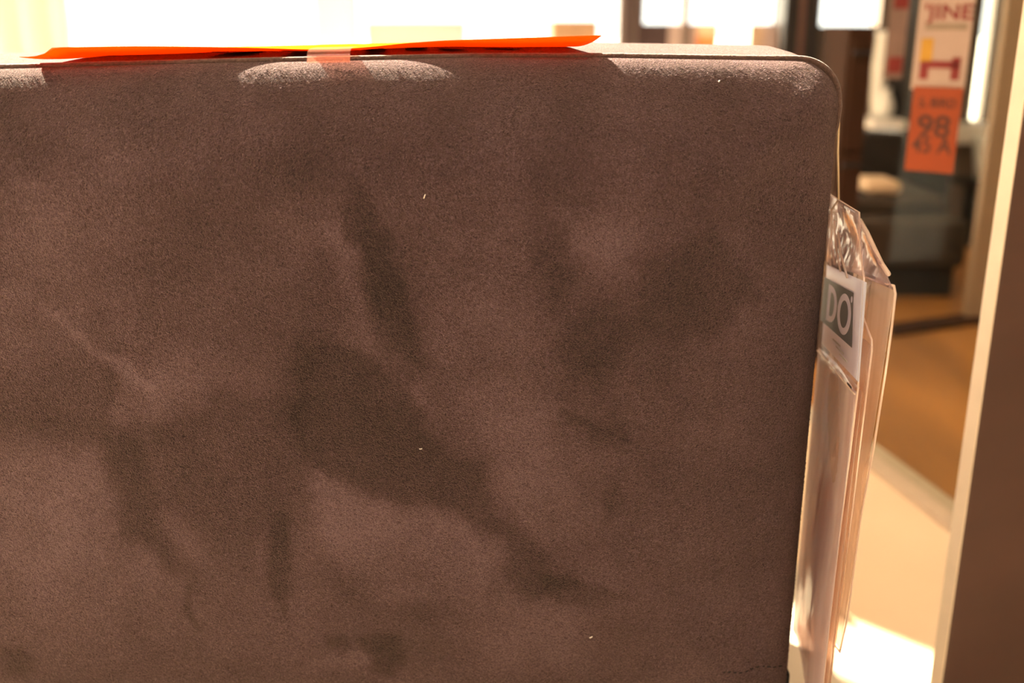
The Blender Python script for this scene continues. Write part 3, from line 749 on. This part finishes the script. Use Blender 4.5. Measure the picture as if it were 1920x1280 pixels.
add('printed_block', W_ * .22, W_ * .38, -H_ * .38, -H_ * .14, M_redink, -.0006)
pg = at(1682, 62, 2.1)
root, add, letters = flat_sign('hung_card', pg, 34 * 2.1 / FPX, 160 * 2.1 / FPX, 0, mat('mauve reflection card', (0.24, 0.15, 0.12), .7), 'dull mauve card with red blocks standing in for a sign reflection left of the pale sign')  # card added in place of a sign's reflection in the glass
add('hanging_thread', -.0004, .0004, 80 * 2.1 / FPX, 2.3, M_cord, 0)
add('printed_block', -.012, .016, .045, .070, M_redink, -.0006)
add('printed_block', -.012, .016, -.075, -.045, M_redink, -.0006)

# ------------------------------------------------------------------ furniture beyond the glass
def sofa_low():
    YS = flo(1720, 562).y
    x0 = xY(1560, 500, YS); x1 = xY(1812, 480, YS)
    t = thing('low_sofa', ((x0 + x1) / 2, YS, 0), 'low charcoal sofa standing on the wood floor behind the glass', 'sofa')
    box('plinth', (x0 + .02, YS + .03, .0), (x1 - .02, YS + .70, .10), M_dsofa, t)
    box('seat', (x0, YS, .10), (x1, YS + .70, zY(415, YS)), M_dsofa2, t, .02, 3, True)
    box('backrest', (x0, YS + .55, zY(415, YS)), (x1, YS + .70, zY(240, YS + .7)), M_dsofa, t, .02, 3, True)
    box('seat_cushion', (x0 + .05, YS + .12, zY(415, YS)), (x1 - .02, YS + .55, zY(415, YS) + .05), M_dsofa2, t, .02, 3, True)
    return YS
YS = sofa_low()
ca_, cb_ = at(1612, 418, YS + .22), at(1682, 366, YS + .22)
zq = zY(415, YS) + .052
bm = box_bm((ca_.x, YS + .18, zq), (cb_.x, YS + .34, max(zq + .04, cb_.z)), .02, 4)
tag(mesh('cushion', bm, M_cush, None, True), 'sand coloured cushion lying on the left end of the low charcoal sofa', 'cushion')
# console table with vases behind the sofa
YT = YW - .25
tx0, tx1 = xY(1622, 220, YT), xY(1684, 220, YT); tz = zY(222, YT)
ct = thing('console_table', ((tx0 + tx1) / 2, YT, 0), 'small console table with pale top behind the low sofa', 'table')
box('table_top', (tx0, YT - .1, tz - .03), (tx1, YT + .1, tz), M_white, ct, .004)
for fx in (tx0 + .02, tx1 - .02):
    for fy in (YT - .08, YT + .08): box('leg', (fx - .012, fy - .012, .003), (fx + .012, fy + .012, tz - .03), M_taupe, ct)
def vase(px, pyb, pyt, Y, r, label, prof=None):
    b0, b1 = at(px, pyb, Y), at(px, pyt, Y); h = b1.z - b0.z
    prof = prof or [(.5, 0), (.9, .15), (1, .4), (.7, .7), (.4, .85), (.5, 1)]
    o = lathe('vase', [(a * r, c * h) for a, c in prof], (b0.x, b0.y, b0.z), M_ceramic); tag(o, label, 'vase'); return o
b0 = at(1657, 222, YT)
v1 = vase(1657, 222, 165, YT, .035, 'round white vase on the pale console table'); v1.location.z += tz - at(1657, 222, YT).z
v2 = vase(1641, 222, 60, YT + .05, .03, 'tall grey white vase at the left end of the console table', [(.6, 0), (.8, .2), (1, .6), (.8, .9), (.9, 1)]); v2.location.z += tz - at(1641, 222, YT + .05).z
# tall dark cabinet behind the signs
YC = YW - .35
k0, k1 = xY(1716, 120, YC), xY(1790, 120, YC)
kc = thing('tall_cabinet', (k0, YC, 0), 'tall dark cabinet against the far wall behind the signs', 'cabinet')
box('body', (k0, YC, .003), (k1 + .03, YC + .3, 1.5), M_dsofa, kc, .004)
box('door', (k0 + .005, YC - .016, .06), ((k0 + k1) / 2 - .002, YC, 1.49), M_dsofa, kc)
box('door', ((k0 + k1) / 2 + .002, YC - .016, .06), (k1 + .025, YC, 1.49), M_dsofa, kc)
pt_ = at(1832, 335, YW - .3)
pd = thing('plant_stand', (pt_.x, YW - .3, 0), 'slim dark stand in the corner under the narrow window', 'stand')
box('top', (pt_.x - .07, YW - .37, pt_.z - .02), (pt_.x + .07, YW - .23, pt_.z), M_dsofa, pd)
box('column', (pt_.x - .03, YW - .33, .003), (pt_.x + .03, YW - .27, pt_.z - .02), M_dsofa, pd)
vase(1832, 335, 252, YW - .3, .032, 'white tapering vase on the slim dark stand', [(.25, 0), (.5, .3), (.85, .7), (1, .95), (.9, 1)])

# ------------------------------------------------------------------ furniture along the windows
def cabinet(name, px0_, px1_, pyt, Y, dep, body, label, cat, front=None, nd=1, z0=0.0):
    x0, x1 = xY(px0_, pyt, Y), xY(px1_, pyt, Y); zt = zY(pyt, Y)
    t = thing(name, ((x0 + x1) / 2, Y, 0), label, cat)
    box('body', (x0, Y, z0), (x1, Y + dep, zt), body, t, .004)
    for k in range(nd):
        za = z0 + .03 + (zt - z0 - .05) * k / nd; zb = z0 + .02 + (zt - z0 - .05) * (k + 1) / nd
        f = box('drawer' if nd > 1 else 'door', (x0 + .008, Y - .014, za), (x1 - .008, Y, zb), front or body, t, .002)
        box('handle', ((x0 + x1) / 2 - .02, Y - .024, zb - .03), ((x0 + x1) / 2 + .02, Y - .014, zb - .022), M_black, f)
    return t
cabinet('chest', 1593, 1641, 50, 2.45, .2, M_dbrown, 'narrow dark brown chest standing right of the black door frame', 'cabinet', nd=3)
cabinet('side_cabinet', 1036, 1120, 40, 3.1, .4, M_tan, 'tan side cabinet by the window right of the white gap', 'cabinet', nd=2)
# pale fabric: curtain, blind, drum shade
def cloth_panel(name, px0_, px1_, Y, z0, z1, m, label, cat, folds=5, amp=.02):
    x0, x1 = xY(px0_, 40, Y), xY(px1_, 40, Y); bm = bmesh.new(); n = folds * 8; A, B = [], []
    for i in range(n + 1):
        u = i / n; y = Y + amp * math.sin(u * folds * 2 * PI)
        A.append(bm.verts.new((x0 + (x1 - x0) * u, y, z0))); B.append(bm.verts.new((x0 + (x1 - x0) * u, y, z1)))
    for i in range(n): bm.faces.new((A[i], A[i + 1], B[i + 1], B[i]))
    o = mesh(name, bm, m, None, True); md = o.modifiers.new('thick', 'SOLIDIFY'); md.thickness = .002
    return tag(o, label, cat)
cloth_panel('curtain', -160, 132, YW - .12, .01, 2.3, M_curtain, 'cream curtain hanging at the left end of the bright windows', 'curtain')
cloth_panel('window_blind', 590, 672, YW - .14, zY(83, YW - .14), ZC - .03, M_blind, 'pale pink panel blind hanging in front of the bright window', 'blind', 1, .004)
cloth_panel('window_blind', 392, 470, YW - .14, zY(86, YW - .14), ZC - .03, M_shade, 'sheer cream panel blind left of the pink one', 'blind', 1, .004)
# wide cream upholstered bench by the window
x0, x1 = xY(688, 42, 3.3), xY(872, 42, 3.3)
fs = thing('folding_screen', ((x0 + x1) / 2, 3.3, 0), 'low cream fabric screen standing by the window right of the pink blind', 'screen')
box('fabric_panel', (x0 + .01, 3.3, .05), (x1 - .01, 3.304, zY(42, 3.3) - .01), M_shade, fs)
box('frame', (x0, 3.295, 0), (x0 + .012, 3.31, zY(42, 3.3)), M_white, fs); box('frame', (x1 - .012, 3.295, 0), (x1, 3.31, zY(42, 3.3)), M_white, fs)
box('frame', (x0 + .012, 3.295, zY(42, 3.3) - .012), (x1 - .012, 3.31, zY(42, 3.3)), M_white, fs)
box('frame', (x0 + .012, 3.295, .04), (x1 - .012, 3.31, .052), M_white, fs)
